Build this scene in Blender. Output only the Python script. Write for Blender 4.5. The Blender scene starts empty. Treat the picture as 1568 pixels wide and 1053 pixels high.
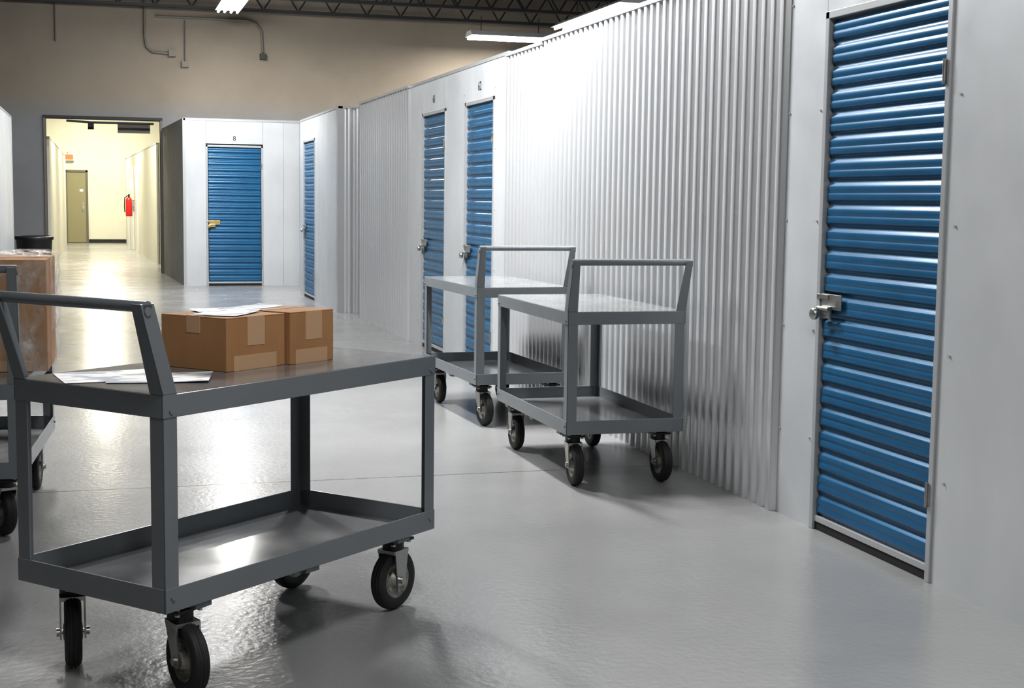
import bpy, math, random
from mathutils import Vector, Matrix
random.seed(4)
S=bpy.context.scene
COL=bpy.context.collection
S.view_settings.view_transform='Standard'
S.view_settings.look='None'
S.view_settings.exposure=0.2
S.view_settings.gamma=0.86

# ------------------------------------------------------------------ materials
def mat(name,col,rough=.5,metal=0.,spec=.5,emit=None,estr=0.,alpha=None):
    m=bpy.data.materials.new(name);m.use_nodes=True
    b=m.node_tree.nodes['Principled BSDF']
    b.inputs['Base Color'].default_value=(*col,1)
    b.inputs['Roughness'].default_value=rough
    b.inputs['Metallic'].default_value=metal
    b.inputs['Specular IOR Level'].default_value=spec
    if emit:
        b.inputs['Emission Color'].default_value=(*emit,1);b.inputs['Emission Strength'].default_value=estr
    return m
def nz(m,scale=5.,detail=4.,stretch=(1,1,1),coord='Object',rough=.55):
    nt=m.node_tree
    tc=nt.nodes.new('ShaderNodeTexCoord');mp=nt.nodes.new('ShaderNodeMapping');n=nt.nodes.new('ShaderNodeTexNoise')
    mp.inputs['Scale'].default_value=stretch
    n.inputs['Scale'].default_value=scale;n.inputs['Detail'].default_value=detail;n.inputs['Roughness'].default_value=rough
    nt.links.new(tc.outputs[coord],mp.inputs['Vector']);nt.links.new(mp.outputs[0],n.inputs['Vector'])
    return n.outputs['Fac']
def colvar(m,c1,c2,lo=.35,hi=.65,**k):
    nt=m.node_tree;f=nz(m,**k);r=nt.nodes.new('ShaderNodeValToRGB')
    r.color_ramp.elements[0].position=lo;r.color_ramp.elements[0].color=(*c1,1)
    r.color_ramp.elements[1].position=hi;r.color_ramp.elements[1].color=(*c2,1)
    nt.links.new(f,r.inputs[0]);nt.links.new(r.outputs[0],nt.nodes['Principled BSDF'].inputs['Base Color']);return r
def roughvar(m,a,b,**k):
    nt=m.node_tree;f=nz(m,**k);r=nt.nodes.new('ShaderNodeMapRange')
    r.inputs['From Min'].default_value=.3;r.inputs['From Max'].default_value=.7
    r.inputs['To Min'].default_value=a;r.inputs['To Max'].default_value=b
    nt.links.new(f,r.inputs[0]);nt.links.new(r.outputs[0],nt.nodes['Principled BSDF'].inputs['Roughness'])
def bump(m,strength=.2,dist=.01,**k):
    nt=m.node_tree;f=nz(m,**k);b=nt.nodes.new('ShaderNodeBump')
    b.inputs['Strength'].default_value=strength;b.inputs['Distance'].default_value=dist
    nt.links.new(f,b.inputs['Height']);nt.links.new(b.outputs[0],nt.nodes['Principled BSDF'].inputs['Normal'])

M={}
m=M['floor']=mat('floor_paint',(.3,.3,.29),.25,0,.5)
colvar(m,(.245,.246,.243),(.288,.288,.283),.3,.7,scale=.9,detail=6)
roughvar(m,.18,.28,scale=1.6,detail=4)
bump(m,.34,.004,scale=34,detail=2)
# expansion joints scored across the slab
nt=m.node_tree
tc=nt.nodes.new('ShaderNodeTexCoord');sx=nt.nodes.new('ShaderNodeSeparateXYZ');nt.links.new(tc.outputs['Object'],sx.inputs[0])
w=nt.nodes.new('ShaderNodeTexNoise');w.inputs['Scale'].default_value=1.2
ad=nt.nodes.new('ShaderNodeMath');ad.operation='MULTIPLY_ADD';ad.inputs[1].default_value=.03
nt.links.new(w.outputs['Fac'],ad.inputs[0]);nt.links.new(sx.outputs['Y'],ad.inputs[2])
pp=nt.nodes.new('ShaderNodeMath');pp.operation='PINGPONG';pp.inputs[1].default_value=3.36
nt.links.new(ad.outputs[0],pp.inputs[0])
sb=nt.nodes.new('ShaderNodeMath');sb.operation='COMPARE';sb.inputs[1].default_value=0.0;sb.inputs[2].default_value=.007
nt.links.new(pp.outputs[0],sb.inputs[0])
mx=nt.nodes.new('ShaderNodeMix');mx.data_type='RGBA'
bs=nt.nodes['Principled BSDF'];src=bs.inputs['Base Color'].links[0].from_socket
nt.links.new(sb.outputs[0],mx.inputs[0]);nt.links.new(src,mx.inputs[6]);mx.inputs[7].default_value=(.12,.12,.11,1)
nt.links.new(mx.outputs[2],bs.inputs['Base Color'])

m=M['corr']=mat('corrugated_steel',(.70,.715,.735),.29,.6)
colvar(m,(.69,.70,.715),(.73,.74,.755),scale=.5,detail=1)
m=M['panel']=mat('painted_panel',(.5,.51,.52),.42,.15)
colvar(m,(.49,.505,.52),(.56,.575,.59),scale=1.5,detail=5,stretch=(1,1,.6));roughvar(m,.34,.46,scale=4,detail=3)
m=M['trim']=mat('panel_trim',(.47,.48,.49),.35,.4)
m=M['blue']=mat('blue_door_paint',(.02,.13,.27),.27,.1)
colvar(m,(.011,.095,.20),(.015,.113,.235),scale=3,detail=4)
M['dark']=mat('dark_gap',(.012,.012,.014),.8)
M['black']=mat('black_rubber',(.016,.016,.017),.6);bump(M['black'],.2,.002,scale=60)
M['blackpl']=mat('black_plastic',(.012,.012,.013),.4)
m=M['cart']=mat('grey_enamel',(.125,.137,.145),.26)
colvar(m,(.165,.180,.190),(.182,.197,.208),scale=2,detail=2)
m=M['deck']=mat('worn_grey_deck',(.2,.205,.205),.12,0,.8)
colvar(m,(.17,.175,.18),(.24,.24,.24),scale=3,detail=5);roughvar(m,.10,.20,scale=4,detail=5);bump(m,.03,.002,scale=9)
M['steel']=mat('zinc_steel',(.5,.5,.48),.3,1.);roughvar(M['steel'],.2,.45,scale=20)
M['rim']=mat('cast_rim',(.32,.31,.27),.45,.6);colvar(M['rim'],(.2,.19,.16),(.4,.39,.34),scale=30)
M['brass']=mat('brass',(.75,.55,.22),.3,1.)
m=M['card']=mat('cardboard',(.4,.19,.085),.75,0,.2)
colvar(m,(.37,.20,.095),(.43,.24,.115),scale=6,detail=6,stretch=(1,1,.3))
M['cardin']=mat('cardboard_edge',(.22,.11,.05),.9)
M['tape']=mat('packing_tape',(.54,.35,.21),.22)
m=M['paper']=mat('paper',(.7,.69,.67),.6)
colvar(m,(.25,.28,.34),(.70,.69,.66),.43,.5,scale=30,detail=2,stretch=(.35,1,1))
m=M['back']=mat('back_wall_paint',(.36,.32,.26),.85)
nt=m.node_tree;tc=nt.nodes.new('ShaderNodeTexCoord');sx=nt.nodes.new('ShaderNodeSeparateXYZ');nt.links.new(tc.outputs['Object'],sx.inputs[0])
mr=nt.nodes.new('ShaderNodeMapRange');mr.inputs['From Min'].default_value=2.6;mr.inputs['From Max'].default_value=3.1
nt.links.new(sx.outputs['Z'],mr.inputs[0])
mx=nt.nodes.new('ShaderNodeMix');mx.data_type='RGBA';mx.inputs[6].default_value=(.22,.23,.24,1);mx.inputs[7].default_value=(.255,.222,.182,1)
nt.links.new(mr.outputs[0],mx.inputs[0])
f=nz(m,scale=1.3,detail=6);m2=nt.nodes.new('ShaderNodeMix');m2.data_type='RGBA';m2.blend_type='MULTIPLY'
rr=nt.nodes.new('ShaderNodeMapRange');rr.inputs['To Min'].default_value=.8;rr.inputs['To Max'].default_value=1.15;nt.links.new(f,rr.inputs[0])
m2.inputs[0].default_value=1.;nt.links.new(mx.outputs[2],m2.inputs[6]);nt.links.new(rr.outputs[0],m2.inputs[7])
nt.links.new(m2.outputs[2],nt.nodes['Principled BSDF'].inputs['Base Color'])
M['cream']=mat('cream_paint',(.72,.68,.52),.8);colvar(M['cream'],(.72,.71,.62),(.78,.77,.68),scale=1)
M['creamcorr']=mat('cream_corrugated',(.66,.65,.58),.5,.2)
M['beigedoor']=mat('beige_door_paint',(.30,.28,.17),.5)
M['ceil']=mat('dark_ceiling',(.018,.018,.02),.9);colvar(M['ceil'],(.010,.010,.012),(.02,.02,.022),scale=3)
M['joist']=mat('joist_steel',(.025,.025,.028),.6)
M['conduit']=mat('conduit',(.16,.15,.13),.6)
M['white']=mat('white_enamel',(.8,.8,.8),.4)
M['red']=mat('red_enamel',(.6,.02,.015),.35)
M['exit']=mat('exit_sign_face',(.8,.15,.05),.5,emit=(1,.12,.03),estr=1.2)
M['tube']=mat('fluorescent_tube',(1,1,1),.5,emit=(1,.98,.93),estr=18)
M['ink']=mat('ink',(.03,.03,.035),.6)
# plastic wrap
m=bpy.data.materials.new('plastic_wrap');m.use_nodes=True;nt=m.node_tree;b=nt.nodes['Principled BSDF']
b.inputs['Base Color'].default_value=(.9,.88,.86,1);b.inputs['Roughness'].default_value=.12
f=nz(m,scale=9,detail=5,stretch=(1,1,.5));rp=nt.nodes.new('ShaderNodeMapRange');rp.inputs['From Min'].default_value=.45;rp.inputs['From Max'].default_value=.75
rp.inputs['To Min'].default_value=.08;rp.inputs['To Max'].default_value=.6
nt.links.new(f,rp.inputs[0]);nt.links.new(rp.outputs[0],b.inputs['Alpha'])
f2=nz(m,scale=14,detail=4);bb=nt.nodes.new('ShaderNodeBump');bb.inputs['Strength'].default_value=.9;bb.inputs['Distance'].default_value=.03
nt.links.new(f2,bb.inputs['Height']);nt.links.new(bb.outputs[0],b.inputs['Normal']);M['wrap']=m

# ------------------------------------------------------------------ mesh builder
class B:
    def __init__(s): s.v=[];s.f=[];s.m=[];s.sm=[];s.mats=[]
    def mi(s,k):
        if k not in s.mats: s.mats.append(k)
        return s.mats.index(k)
    def add(s,vs,fs,k,smooth=False,T=None):
        n=len(s.v)
        for p in vs:
            p=Vector(p); s.v.append(tuple(T@p) if T else tuple(p))
        i=s.mi(k)
        for f in fs: s.f.append([n+a for a in f]);s.m.append(i);s.sm.append(smooth)
    def box(s,a,b,k,T=None):
        x0,x1=sorted((a[0],b[0]));y0,y1=sorted((a[1],b[1]));z0,z1=sorted((a[2],b[2]))
        s.add([(x0,y0,z0),(x1,y0,z0),(x1,y1,z0),(x0,y1,z0),(x0,y0,z1),(x1,y0,z1),(x1,y1,z1),(x0,y1,z1)],
          [(0,3,2,1),(4,5,6,7),(0,1,5,4),(1,2,6,5),(2,3,7,6),(3,0,4,7)],k,T=T)
    def hexa(s,bot,top,k,T=None):
        n=len(bot)
        s.add(list(bot)+list(top),[tuple(reversed(range(n))),tuple(range(n,2*n))]+[(i,(i+1)%n,n+(i+1)%n,n+i) for i in range(n)],k,T=T)
    def cyl(s,p,q,r,k,n=14,r2=None,T=None,caps=True):
        p=Vector(p);q=Vector(q);d=(q-p).normalized();a=d.orthogonal().normalized();c=d.cross(a);r2=r if r2 is None else r2
        vs=[p+(a*math.cos(t)+c*math.sin(t))*r for t in [2*math.pi*i/n for i in range(n)]]
        vs+=[q+(a*math.cos(t)+c*math.sin(t))*r2 for t in [2*math.pi*i/n for i in range(n)]]
        s.add(vs,[(i,(i+1)%n,n+(i+1)%n,n+i) for i in range(n)],k,True,T)
        if caps: s.add(vs,[tuple(reversed(range(n))),tuple(range(n,2*n))],k,False,T)
    def tube(s,pts,r,k,n=10,T=None):
        pts=[Vector(p) for p in pts];rings=[]
        for i,p in enumerate(pts):
            d=(pts[min(i+1,len(pts)-1)]-pts[max(i-1,0)]).normalized()
            a=d.cross(Vector((.3,.5,.81))).normalized();c=d.cross(a)
            rings.append([p+(a*math.cos(t)+c*math.sin(t))*r for t in [2*math.pi*j/n for j in range(n)]])
        vs=[v for R in rings for v in R];fs=[]
        for i in range(len(pts)-1):
            for j in range(n): fs.append((i*n+j,i*n+(j+1)%n,(i+1)*n+(j+1)%n,(i+1)*n+j))
        s.add(vs,fs,k,True,T);e=len(pts)-1
        s.add(rings[0]+rings[-1],[tuple(reversed(range(n))),tuple(range(n,2*n))],k,False,T)
    def lathe(s,prof,k,n=36,T=None,smooth=True):
        # prof: (radius, along local Y)
        vs=[];fs=[];L=len(prof)
        for i in range(n):
            t=2*math.pi*i/n
            for r,y in prof: vs.append((r*math.cos(t),y,r*math.sin(t)))
        for i in range(n):
            for j in range(L-1):
                a=i*L+j;b=((i+1)%n)*L+j
                fs.append((a,a+1,b+1,b))
        s.add(vs,fs,k,smooth,T)
    def obj(s,name,parent=None,T=None,bev=0.,auto=True):
        me=bpy.data.meshes.new(name);me.from_pydata(s.v,[],s.f)
        for k in s.mats: me.materials.append(M[k])
        me.polygons.foreach_set('material_index',s.m);me.polygons.foreach_set('use_smooth',s.sm);me.update()
        o=bpy.data.objects.new(name,me);COL.objects.link(o)
        if parent: o.parent=parent
        if T is not None: o.matrix_local=T
        if bev:
            md=o.modifiers.new('bevel','BEVEL');md.width=bev;md.segments=2;md.limit_method='ANGLE';md.angle_limit=math.radians(50)
        return o
def empty(name,T):
    o=bpy.data.objects.new(name,None);o.empty_display_size=.1;COL.objects.link(o);o.matrix_world=T;return o
def frame(ox,oy,lx,oz=0):
    # wall-local frame: x along wall (viewer's left->right), y into wall, z up
    l=Vector((lx[0],lx[1],0)).normalized();y=Vector((0,0,1)).cross(l)
    return Matrix(((l.x,y.x,0,ox),(l.y,y.y,0,oy),(0,0,1,oz),(0,0,0,1)))

# ------------------------------------------------------------------ wall pieces (local frame)
def corr(b,x0,x1,z0,z1,k='corr',pitch=.09,A=.035):
    n=max(1,round((x1-x0)/pitch));vs=[];p=(x1-x0)/n
    # rounded trapezoid rib
    prof=[(0,0),(.14,0),(.19,.06),(.24,.25),(.33,.75),(.38,.94),(.44,1),(.74,1),(.80,.94),(.85,.75),(.94,.25),(.98,.06)]
    for i in range(n):
        for u,h in prof:
            x=x0+p*(i+u);vs+=[(x,-A*h,z0),(x,-A*h,z1)]
    vs+=[(x1,0,z0),(x1,0,z1)];N=len(vs)//2-1
    b.add(vs,[(2*i,2*i+2,2*i+3,2*i+1) for i in range(N)],k,True)
    b.box((x0,.006,z0),(x1,.02,z1),'dark')
    b.box((x0,-A-.004,z1-.02),(x1,.03,z1+.004),'trim')
def flat(b,x0,x1,z0,z1,k='panel',th=.03,y=-.008):
    g=.0015
    b.box((x0+g,y,z0),(x1-g,y+th,z1),k)
def rivets(b,x,z0,z1,n,y=-.009):
    for i in range(n):
        z=z0+(z1-z0)*(i+.5)/n
        b.cyl((x,y,z),(x,y-.004,z),.005,'trim',8)
H=2.43
def door(name,T,w,h=2.14,label=None,hinge=True,brass=False):
    root=empty(name,T)
    b=B();t=.028
    b.box((0,-.016,0),(t,.03,h),'trim');b.box((w-t,-.016,0),(w,.03,h),'trim')
    b.box((0,-.016,h-.03),(w,.03,h),'trim')
    b.box((0,-.004,0),(w,.035,.035),'dark')
    b.box((t,-.008,.035),(w-t,.02,.06),'trim')
    if hinge:
        for z in (.32,1.83):
            b.box((w-t-.006,-.020,z-.04),(w-.012,-.014,z+.04),'steel');b.cyl((w-t,-.022,z-.045),(w-t,-.022,z+.045),.006,'steel',8)
    b.obj('frame',root,bev=.002)
    b=B();x0=t+.010;x1=w-t-.006;z0=.06;z1=h-.034;n=22;p=(z1-z0)/n;vs=[];prof=[]
    D=.015
    pr=[(0,0),(.08,0),(.11,.1),(.15,.75),(.18,.93),(.23,1),(.34,.97),(.44,.90),(.47,.78),(.50,.78),(.53,.88),(.64,.93),(.76,.88),(.81,.72),(.90,.2),(.94,.03)]
    for i in range(n):
        for u,hh in pr: prof.append((.012-D*hh,z0+p*(i+u)))
    prof.append((.012,z1));K=len(prof)
    for x in (x0,x1):
        for y,z in prof: vs.append((x,y,z))
    b.add(vs,[(i,K+i,K+i+1,i+1) for i in range(K-1)],'blue',True)
    # rolled slat ends
    for x in (x0,x1):
        ev=[(x,y,z) for y,z in prof]+[(x,.022,z1),(x,.022,z0)]
        b.add(ev,[tuple(range(len(ev)))],'blue')
    b.box((t,.024,z0),(w-t,.034,z1),'dark')
    b.obj('slatted_curtain',root)
    b=B();lx=t+.015;z=.95;c='brass' if brass else 'steel'
    b.box((lx,-.016,z-.018),(lx+.16,-.010,z+.045),c)
    b.box((lx-.03,-.022,z+.022),(lx+.06,-.016,z+.042),c)
    b.box((lx+.02,-.026,z-.055),(lx+.09,-.016,z-.004),c)
    b.cyl((lx+.0,-.03,z-.015),(lx+.09,-.03,z-.015),.009,c,10)
    b.cyl((lx+.0,-.02,z-.02),(lx+.0,-.045,z-.02),.010,'steel',10)
    b.lathe([(.0,-.060),(.020,-.060),(.025,-.053),(.025,-.042),(.020,-.034),(0,-.034)],'steel' if not brass else 'brass',16,Matrix.Translation((lx,0,z-.04)))
    b.obj('latch',root,bev=.0015)
    if label:
        cu=bpy.data.curves.new('number_label','FONT');cu.body=label;cu.size=.10;cu.extrude=.0008;cu.align_x='CENTER'
        o=bpy.data.objects.new('number_label',cu);COL.objects.link(o);o.data.materials.append(M['ink']);o.parent=root
        o.matrix_local=Matrix.Translation((w/2,-.0095,h+.07))@Matrix.Rotation(math.pi/2,4,'X')
    return root

# ------------------------------------------------------------------ RIGHT WALL (x=2.88), starts y=15.9
Y0=15.9;X=2.88
T=frame(X,Y0,(0,-1))
L=lambda y:Y0-y
b=B()
corr(b,0,L(13.3),0,H,pitch=.12)
def panelrun(b,ya,yb,z0=0,z1=H,k='panel'): flat(b,L(ya),L(yb),z0,z1,k)
panelrun(b,13.3,12.77);panelrun(b,12.77,11.86,2.14);panelrun(b,11.86,11.19);panelrun(b,11.19,10.31,2.14);panelrun(b,10.31,9.95)
corr(b,L(9.95),L(9.06),0,H-.02)
corr(b,L(9.06),L(5.58),0,H)
panelrun(b,5.58,5.26);panelrun(b,5.26,4.36,2.14);panelrun(b,4.36,3.1);panelrun(b,3.1,1.9);panelrun(b,1.9,.6);panelrun(b,.6,-3.9)
b.box((L(13.3),-.012,H-.02),(L(9.95),.04,H+.006),'trim');b.box((L(5.58),-.012,H-.02),(L(-3.9),.04,H+.006),'trim')
b.box((0,.04,0),(.04,2.0,H),'panel')   # return wall of the end unit
b.box((0,-.036,0),(.05,.03,H),'trim')
for y in (5.56,5.29,4.30,3.14,13.27,12.8,11.83,11.22,10.28,9.98): rivets(b,L(y),.15,H,5)
b.obj('wall_right',T=T)
door('door_1',frame(X,5.26,(0,-1)),.90,label='63')
door('door_2',frame(X,11.19,(0,-1)),.88,label='62')
door('door_3',frame(X,12.77,(0,-1)),.91,label='61')

# ------------------------------------------------------------------ second unit block (x~2.74, y 16.65-19.95)
b=B();T=frame(2.74,19.95,(0,-1));
flat(b,0,.35,0,H);flat(b,.35,1.40,2.14,H);flat(b,1.40,2.1,0,H);flat(b,2.1,3.2,0,H)
b.box((3.2,-.02,0),(3.30,.06,H+.01),'trim')
b.box((0,-.012,H-.02),(3.3,.04,H+.006),'trim')
b.obj('wall_unit_side',T=T)
door('door_4',frame(2.74,19.60,(0,-1)),1.05)
b=B();T=frame(2.80,16.65,(1,0));corr(b,0,2.4,0,H,pitch=.1);b.obj('wall_unit_end',T=T)
# ------------------------------------------------------------------ facing unit (y=22)
H2=2.53
b=B();T=frame(1.25,22,(1,0))
flat(b,0,.33,0,H2);flat(b,.33,1.19,2.16,H2);flat(b,1.19,1.5,0,H2);flat(b,1.5,1.75,0,H2);flat(b,1.75,3.6,0,H2)
b.box((-.012,-.014,0),(.03,.05,H2),'trim');b.box((0,-.014,H2-.03),(3.6,.05,H2+.006),'trim')
b.box((0,.03,H2-.03),(3.6,3.5,H2-.01),'panel')
b.obj('wall_unit_front',T=T)
door('door_5',frame(1.58,22,(1,0)),.86,label='8',brass=True)
b=B();l=math.hypot(.15,3.5);T=frame(1.10,25.55,(.15,-3.55))
M['shade']=mat('shaded_unit_panel',(.2,.2,.2),.6,.1);colvar(M['shade'],(.25,.25,.255),(.31,.31,.31),scale=1.5)  # unit panel in a darker tone; the side's shade put into its colour
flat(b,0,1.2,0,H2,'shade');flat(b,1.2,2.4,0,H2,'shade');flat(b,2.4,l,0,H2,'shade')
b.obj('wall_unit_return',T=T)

# ------------------------------------------------------------------ left row of units
b=B();T=frame(-1.15,16.3,(0,1))
flat(b,0,1.5,0,H);flat(b,1.5,3.1,0,H);flat(b,3.1,4.6,0,H)
b.box((0,-.012,H-.02),(4.6,.04,H+.006),'trim');b.box((4.57,-.015,0),(4.62,.05,H),'trim')
b.box((4.56,.04,0),(4.6,2.5,H),'panel');b.box((0,.04,0),(.04,2.5,H),'panel')
b.obj('wall_left_units',T=T)

# ------------------------------------------------------------------ shell
ZC=5.15
b=B();b.add([(-7,-4,0),(12,-4,0),(12,25.6,0),(-7,25.6,0)],[(0,1,2,3)],'floor');b.add([(-3,25.6,0),(3.5,25.6,0),(3.5,42.2,0),(-3,42.2,0)],[(0,1,2,3)],'floor');b.obj('floor')
b=B();b.box((-7,-4,ZC),(12,25.6,ZC+.1),'ceil')
for i in range(60): # metal deck ribs
    y=-3.8+i*.49
    b.box((-7,y,ZC-.04),(12,y+.12,ZC),'ceil')
b.obj('ceiling')
b=B();OL,OR,OT=-.84,1.06,2.66
b.box((-7,25.6,0),(OL,25.8,ZC),'back');b.box((OR,25.6,0),(12,25.8,ZC),'back');b.box((OL,25.6,OT),(OR,25.8,ZC),'back');b.obj('wall_back')
b=B();b.box((OL-.04,25.57,OT),(OR+.04,25.82,OT+.05),'joist');b.box((OL-.04,25.57,0),(OL,25.82,OT),'conduit');b.box((OR,25.57,0),(OR+.04,25.82,OT),'conduit')
b.obj('trim_1')
b=B();b.box((-7.1,-4,0),(-7,25.6,ZC),'back');b.obj('wall_left')
b=B();b.box((12,-4,0),(12.1,25.6,ZC),'back');b.obj('wall_far_right')
b=B();b.box((-7,-4.1,0),(12,-4,ZC),'back');b.obj('wall_front')
# corridor behind opening
b=B();b.box((-3,42.2,0),(3.5,42.3,4.2),'cream');b.obj('wall_corridor_end')
b=B();b.box((-3.1,25.8,0),(-3,42.2,4.2),'cream');b.obj('wall_corridor_left')
b=B();b.box((3.5,25.8,0),(3.6,42.2,4.2),'cream');b.obj('wall_corridor_right')
b=B();b.box((-3,25.8,4.2),(3.5,42.2,4.3),'cream');b.obj('ceiling_corridor')
b=B();b.box((-3,42.17,0),(3.5,42.2,.1),'joist');b.obj('baseboard_corridor')
b=B();T=frame(-.86,27,(0,1));corr(b,0,4,0,2.4,'creamcorr',.16,.03);corr(b,4,13.2,0,2.4,'creamcorr',.16,.03);b.box((-.03,-.03,0),(.03,1.2,2.4),'creamcorr');b.obj('wall_corridor_unit_left',T=T)
b=B();T=frame(.78,41.5,(.37,-12.5));corr(b,0,12.5,0,2.4,'creamcorr',.16,.03)
for q in (1.2,3.2,5.2):
    b.box((q,-.06,0),(q+.9,-.02,2.1),'white')
b.box((12.45,-.03,0),(12.5,2,2.4),'creamcorr');b.obj('wall_corridor_unit_right',T=T)
b=B();b.box((-.90,42.12,0),(-.84,42.19,2.06),'conduit');b.box((-.33,42.12,0),(-.27,42.19,2.06),'conduit');b.box((-.90,42.12,2.0),(-.27,42.19,2.06),'conduit')
b.box((-.84,42.14,.01),(-.33,42.18,2.0),'beigedoor');b.cyl((-.40,42.14,1.0),(-.40,42.07,1.0),.03,'steel');b.box((-.43,42.13,.9),(-.37,42.14,1.12),'steel');b.box((-.5,42.13,1.45),(-.4,42.14,1.52),'white');b.obj('door_6',bev=.004)
b=B();b.box((-.93,42.08,2.32),(-.63,42.17,2.52),'white');b.box((-.90,42.07,2.35),(-.66,42.08,2.49),'exit');b.cyl((-.78,42.12,2.52),(-.78,42.12,2.6),.02,'white');b.obj('exit_sign',bev=.005)
# fire extinguisher on the corridor units
b=B();P=Vector((.73,36.2,0))
b.lathe([(0,.0),(.07,.0),(.08,.02),(.08,.38),(.065,.43),(.03,.46),(.02,.48),(0,.48)],'red',20,Matrix.Translation(P+Vector((0,0,.85)))@Matrix.Rotation(math.pi/2,4,'X'))
b.box((P.x-.02,P.y-.05,1.33),(P.x+.02,P.y+.03,1.39),'blackpl');b.tube([P+Vector((-.02,-.04,1.36)),P+Vector((-.1,-.04,1.3)),P+Vector((-.11,-.02,1.1)),P+Vector((-.10,0,.95))],.012,'blackpl')
b.box((P.x+.05,P.y-.04,.95),(P.x+.13,P.y+.04,1.25),'steel')
b.box((P.x+.03,P.y-.12,1.5),(P.x+.1,P.y+.12,1.75),'white')
b.obj('fire_extinguisher')

# joists
def joist(y,zb=4.55,zt=5.08):
    b=B()
    for z in (zb,zt-.05):
        b.box((-6.9,y-.045,z),(11.9,y-.01,z+.05),'joist');b.box((-6.9,y+.01,z),(11.9,y+.045,z+.05),'joist')
    n=31;dx=18.8/n
    for i in range(n):
        x=-6.9+i*dx
        b.cyl((x,y,zb+.03),(x+dx/2,y,zt-.03),.014,'joist',6);b.cyl((x+dx/2,y,zt-.03),(x+dx,y,zb+.03),.014,'joist',6)
    b.obj('ceiling_joist')
for k in range(16): joist(25.1-1.65*k)
# conduits on back wall
b=B();y=25.555
b.tube([(.82,y,5.0),(.82,y,4.1),(.85,y,3.92),(.95,y,3.84),(1.25,y,3.82)],.022,'conduit')
b.box((1.22,y-.05,3.77),(1.34,y+.04,3.88),'conduit')
b.tube([(1.0,y,4.45),(2.55,y,4.45),(2.72,y,4.41),(2.82,y,4.28),(2.84,y,3.9)],.022,'conduit')
b.box((2.79,y-.06,3.78),(2.90,y+.04,3.88),'blackpl')
b.tube([(-.65,y,5.0),(-.65,y,3.95)],.014,'conduit');b.tube([(1.5,y,4.4),(1.5,y,3.7)],.014,'conduit');b.box((1.44,y-.04,3.6),(1.56,y+.04,3.7),'conduit')
b.obj('electrical_conduit')
b=B();b.tube([(-.5,25.5,2.62),(-.1,25.5,2.6),(.3,25.5,2.6),(.95,25.5,2.6)],.02,'joist');b.box((.35,25.85,2.45),(.9,25.95,2.62),'conduit');b.box((-.15,25.85,2.5),(-.05,25.95,2.62),'joist');b.obj('door_opener_rail')
# ------------------------------------------------------------------ lamps
def lamp(x,y,z,power,along='Y',ln=1.25,w=.30,col=(.99,.995,1.),tilt=0.):
    b=B();T=Matrix.Translation((x,y,z))@(Matrix.Identity(4) if along=='X' else Matrix.Rotation(math.pi/2,4,'Z'))@Matrix.Rotation(tilt,4,'X')
    root=empty('ceiling_light_fixture',T)
    b.hexa([(-ln/2,-w/2,.0),(ln/2,-w/2,0),(ln/2,w/2,0),(-ln/2,w/2,0)],[(-ln/2,-w/4,.09),(ln/2,-w/4,.09),(ln/2,w/4,.09),(-ln/2,w/4,.09)],'white')
    for s in (-1,1): b.box((s*ln*.35-.006,-.006,.09),(s*ln*.35+.006,.006,max(.1,4.55-z)),'joist')
    b.obj('housing',root)
    b=B()
    for s in (-.38,-.13,.13,.38):
        b.cyl((-ln/2+.03,s*w,-.025),(ln/2-.03,s*w,-.025),.019,'tube',10)
    b.obj('tubes',root)
    ld=bpy.data.lights.new('lamp_glow','AREA');ld.shape='RECTANGLE';ld.size=ln;ld.size_y=w;ld.energy=power;ld.color=col
    lo=bpy.data.objects.new('lamp_glow',ld);COL.objects.link(lo);lo.parent=root;lo.matrix_local=Matrix.Translation((0,0,-.055))
lamp(-.3,9.4,4.3,240,tilt=math.radians(-22))
lamp(1.5,8.0,4.3,350,tilt=math.radians(-47))
lamp(0.9,1.8,4.3,95)
lamp(0.6,-2.2,4.3,85)
lamp(1.3,18.6,4.3,270,'X',ln=1.4,w=.4,tilt=math.radians(32))  # unseen lamp, added and tilted to brighten the facing unit's front
lamp(1.0,14.6,4.35,70)
lamp(2.08,23.1,4.38,100,ln=1.4,w=.4,col=(1,.97,.92))
lamp(7.0,24.2,4.2,170,'X',ln=1.5,w=.5,col=(1,.95,.87))
lamp(7.5,20.9,4.2,240,'Y',ln=3.2,w=.6)
lamp(7.3,9.,4.3,100)
for yy in (29,34.5,39.5): lamp(.1,yy,4.05,200,col=(1,.94,.76))

# ------------------------------------------------------------------ trash bin
b=B();T=Matrix.Translation((-.90,21.6,0))@Matrix.Rotation(math.pi/2,4,'X')
b.lathe([(0,0),(.2,0),(.21,.02),(.25,.70),(.27,.71),(.27,.75),(.245,.76),(.235,.72),(.19,.04),(0,.04)],'blackpl',28,T)
b.obj('trash_can')

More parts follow.
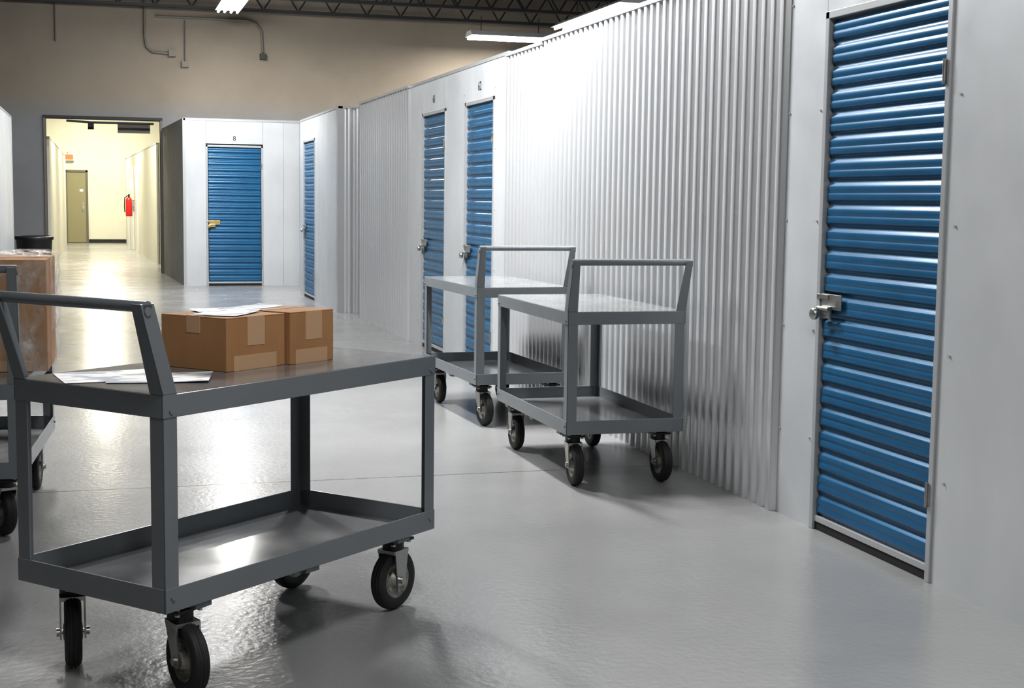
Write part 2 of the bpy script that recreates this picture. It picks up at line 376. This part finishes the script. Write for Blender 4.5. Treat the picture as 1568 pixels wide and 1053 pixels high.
# ------------------------------------------------------------------ carts
def caster(b,u,v,phi,swivel,zt,trail=.045,R=.102):
    """phi: rolling direction in cart-local frame. Top plate at zt"""
    Tp=Matrix.Translation((u,v,0))@Matrix.Rotation(phi,4,'Z')
    b.box((u-.055,v-.045,zt-.008),(u+.055,v+.045,zt),'blackpl')
    b.cyl((u,v,zt-.035),(u,v,zt-.008),.036,'blackpl',16)
    for a,c in ((-.042,-.033),(.042,-.033),(.042,.033),(-.042,.033)): b.cyl((u+a,v+c,zt-.016),(u+a,v+c,zt+.006),.008,'steel',6)
    o=-trail if swivel else 0
    top=zt-.035
    b.box((-.04+o*.3,-.034,top-.012),(.04+o*.3,.034,top),'steel',Tp)
    for s in (-1,1):
        ys=s*.034
        b.hexa([(o-.018,ys-.0025,R-.018),(o+.018,ys-.0025,R-.018),(o+.018,ys+.0025,R-.018),(o-.018,ys+.0025,R-.018)],
               [(-.036+o*.3,ys-.0025,top),(.036+o*.3,ys-.0025,top),(.036+o*.3,ys+.0025,top),(-.036+o*.3,ys+.0025,top)],'steel',Tp)
        b.cyl((o,ys,R),(o,ys+s*.012,R),.013,'steel',6,T=Tp)
    b.cyl((o,-.04,R),(o,.04,R),.007,'steel',8,T=Tp)
    W=Tp@Matrix.Translation((o,0,R))
    w=.024
    b.lathe([(.060,-w*.75),(.066,-w*.95),(.080,-w),(.092,-w*.9),(.0985,-w*.62),(.0985,-w*.5),(.0965,-w*.45),(.1005,-w*.38),(.1015,-w*.12),(.0985,-w*.08),(.0985,w*.08),(.1015,w*.12),(.1005,w*.38),(.0965,w*.45),(.0985,w*.5),(.0985,w*.62),(.092,w*.9),(.080,w),(.066,w*.95),(.060,w*.75)],'black',40,W)
    for s in (-1,1):
        b.lathe([(.062,s*w*.78),(.057,s*w*.85),(.052,s*w*.4),(.034,s*w*.35),(.028,s*w*.5),(.024,s*w*1.1),(.012,s*w*1.15),(0,s*w*1.15)],'rim',28,W)
        for i in range(5):
            t=2*math.pi*i/5
            b.cyl((.043*math.cos(t),s*w*.3,.043*math.sin(t)),(.043*math.cos(t),s*w*.62,.043*math.sin(t)),.005,'steel',6,T=W)
def cart(cx,cy,th,zd=.843,zt=.262,phis=(0,0,0,0),Ln=1.21,Wd=.592,hz=None):
    root=empty('utility_cart',Matrix.Translation((cx,cy,0))@Matrix.Rotation(th,4,'Z'))
    h=Ln/2;w=Wd/2;a=.05;t=.004;lip=.062
    b=B()
    for su in (-1,1):
        for sv in (-1,1):
            U=su*h;V=sv*w
            # L-profile leg (two flanges)
            b.box((U,V,zt),(U-su*a,V-sv*t,zd-.002),'cart');b.box((U,V,zt),(U-su*t,V-sv*a,zd-.002),'cart')
    e=.002
    # top shelf lips turned down, bottom lips turned up
    for z0,z1 in ((zd-lip,zd-.001),(zt-.004,zt+lip)):
        for s in (-1,1):
            b.box((-h-e,s*(w+e),z0),(h+e,s*(w-t),z1),'cart')
            b.box((s*(h+e),-w-e,z0),(s*(h-t),w+e,z1),'cart')
    # stiffeners under shelves
    for s in (-.5,0,.5):
        b.box((s*h-.02,-w+.01,zd-.03),(s*h+.02,w-.01,zd-.006),'cart')
        b.box((s*h*1.5-.03,-w+.01,zt-.022),(s*h*1.5+.03,w-.01,zt-.004),'cart')
    # bolts on leg joints
    for su in (-1,1):
        for sv in (-1,1):
            for z in (zd-.045,zt+.035): b.cyl((su*(h-.025),sv*(w+e),z),(su*(h-.025),sv*(w+.007),z),.007,'cart',6)
    # handle uprights (leaning outwards, same angle iron) + bar
    ht=1.085 if hz is None else hz; lean=.075
    for sv in (-1,1):
        V=sv*(w+.003)
        def q(x,y,z): return (x,y,z)
        z0=zd-lip;U=-h-.002
        zk=zd+.0
        b.hexa([q(U,V,z0),q(U+a,V,z0),q(U+a,V-sv*t,z0),q(U,V-sv*t,z0)],[q(U,V,zk),q(U+a,V,zk),q(U+a,V-sv*t,zk),q(U,V-sv*t,zk)],'cart')
        b.hexa([q(U,V,zk),q(U+a,V,zk),q(U+a,V-sv*t,zk),q(U,V-sv*t,zk)],[q(U-lean,V,ht),q(U+.048-lean,V,ht),q(U+.048-lean,V-sv*t,ht),q(U-lean,V-sv*t,ht)],'cart')
        b.hexa([q(U,V,zk),q(U+t,V,zk),q(U+t,V-sv*a,zk),q(U,V-sv*a,zk)],[q(U-lean,V,ht),q(U-lean+t,V,ht),q(U-lean+t,V-sv*.035,ht),q(U-lean,V-sv*.035,ht)],'cart')
        b.cyl((U-lean+.026,V,ht-.02),(U-lean+.026,V+sv*.004,ht-.02),.012,'cart',10)
    b.cyl((-h-.002-lean+.026,-w-.003,ht-.008),(-h-.002-lean+.026,w+.003,ht-.008),.0155,'cart',18)
    b.obj('frame',root,bev=.0018)
    b=B();b.box((-h+.001,-w+.001,zd-.005),(h-.001,w-.001,zd),'deck');b.box((-h+t,-w+t,zt-.004),(h-t,w-t,zt+.002),'deck');b.obj('shelves',root)
    b=B();k=0
    for su,sv in ((-1,-1),(-1,1),(1,-1),(1,1)):
        caster(b,su*.48,sv*(w-.075),phis[k],su<0,zt-.022);k+=1
    b.obj('casters',root)
    return root
th1=.7156
c1=cart(.4156,4.3635,th1,phis=(math.radians(112)-th1,math.radians(92)-th1,0,0))
cart(2.404,6.8475,1.5702,phis=(.02,-.05,.0,.0))
cart(2.424,8.683,1.6074,phis=(-.1,.1,0,0))
c4=cart(-.553,6.34,1.50,zd=.63,phis=(-2.6,.3,0,0))

# ------------------------------------------------------------------ boxes
def cardboard(name,T,l,w,h,tape=True):
    root=empty(name,T)
    b=B();b.box((0,0,0),(l,w,h-.004),'card')
    g=.002
    b.box((0,0,h-.004),(l,w/2-g,h),'card');b.box((0,w/2+g,h-.004),(l,w,h),'card')
    b.box((.004,w/2-g,h-.006),(l-.004,w/2+g,h-.003),'cardin')
    b.obj('carton',root,bev=.003)
    b=B()
    e=.0012
    b.box((-e,w/2-.028,h-.05),(0,w/2+.028,h+e),'tape');b.box((l,w/2-.028,h-.05),(l+e,w/2+.028,h+e),'tape');b.box((-e,w/2-.028,h),(l+e,w/2+.028,h+e),'tape')
    b.box((l*.35,-e,h*.45),(l*.35+.075,0,h),'tape');b.box((l*.12,-e,.0),(l*.85,0,.045),'tape')
    b.obj('tape',root);return root
T1=Matrix.Translation((.4156,4.3635,0))@Matrix.Rotation(th1,4,'Z')
cardboard('cardboard_box',T1@Matrix.Translation((-.150,-.082,.8435)),.255,.27,.16)
cardboard('cardboard_box',T1@Matrix.Translation((.110,-.10,.8435))@Matrix.Rotation(-.03,4,'Z'),.20,.29,.163)
def sheet(b,T,l,w,lift=.0):
    n=8;vs=[];fs=[]
    for i in range(n+1):
        for j in range(n+1):
            x=i/n;y=j/n
            vs.append((l*(x-.5),w*(y-.5),.001+lift*(x**4)+lift*.4*(y**6)))
    for i in range(n):
        for j in range(n): a=i*(n+1)+j;fs.append((a,a+n+1,a+n+2,a+1))
    b.add(vs,fs,'paper',True,T)
b=B();sheet(b,T1@Matrix.Translation((-.42,.10,.8436))@Matrix.Rotation(-.55,4,'Z'),.30,.23,.004)
sheet(b,T1@Matrix.Translation((-.37,-.04,.8446))@Matrix.Rotation(-.85,4,'Z'),.28,.20,.005)
b.obj('paper_sheets')
b=B();sheet(b,T1@Matrix.Translation((-.03,.03,1.0055))@Matrix.Rotation(.35,4,'Z'),.20,.14,.006)
sheet(b,T1@Matrix.Translation((.04,.12,1.0065))@Matrix.Rotation(-.5,4,'Z'),.18,.12,.005);b.obj('packing_slips')
b=B();sheet(b,T1@Matrix.Translation((.19,.11,1.0075))@Matrix.Rotation(.1,4,'Z'),.15,.10,.004);b.obj('packing_slip')

# wrapped boxes on the left cart
Tb=Matrix.Translation((-.64,6.12,.632))@Matrix.Rotation(-.04,4,'Z')
r=cardboard('wrapped_cardboard_box',Tb,.43,.5,.46)
def wrapbox(b,l,w,h,e):
    N=12
    for (o,du,dv) in (((-e,-e,0),(l+2*e,0,0),(0,0,h+e)),((l+e,-e,0),(0,w+2*e,0),(0,0,h+e)),((-e,w+e,0),(0,-w-2*e,0),(0,0,h+e)),((-e,-e,h+e),(l+2*e,0,0),(0,w+2*e,0))):
        vs=[];fs=[];o=Vector(o);du=Vector(du);dv=Vector(dv);nn=du.cross(dv).normalized()
        for i in range(N+1):
            for j in range(N+1):
                edge=min(i,N-i,j,N-j)
                d=random.uniform(0,.02) if edge else .004
                vs.append(o+du*i/N+dv*j/N+nn*d)
        for i in range(N):
            for j in range(N): a=i*(N+1)+j;fs.append((a,a+N+1,a+N+2,a+1))
        b.add(vs,fs,'wrap',False)
b=B();wrapbox(b,.43,.5,.46,.012);b.obj('plastic_wrap',r)

# ------------------------------------------------------------------ world + camera
W=bpy.data.worlds.new('World');S.world=W;W.use_nodes=True
W.node_tree.nodes['Background'].inputs[0].default_value=(.6,.65,.7,1);W.node_tree.nodes['Background'].inputs[1].default_value=.1
f,yaw,pitch,roll=2155.8,.2858,.1016,.0127
cd=bpy.data.cameras.new('camera');cam=bpy.data.objects.new('camera',cd);COL.objects.link(cam)
cd.sensor_width=36;cd.sensor_fit='HORIZONTAL';cd.lens=f/1568*36;cd.clip_end=200
F=Vector((math.sin(yaw)*math.cos(pitch),math.cos(yaw)*math.cos(pitch),-math.sin(pitch)))
R=Vector((math.cos(yaw),-math.sin(yaw),0));U=R.cross(F)
r2=R*math.cos(roll)+U*math.sin(roll);u2=U*math.cos(roll)-R*math.sin(roll)
cam.matrix_world=Matrix(((r2.x,u2.x,-F.x,0),(r2.y,u2.y,-F.y,0),(r2.z,u2.z,-F.z,1.36),(0,0,0,1)))
S.camera=cam
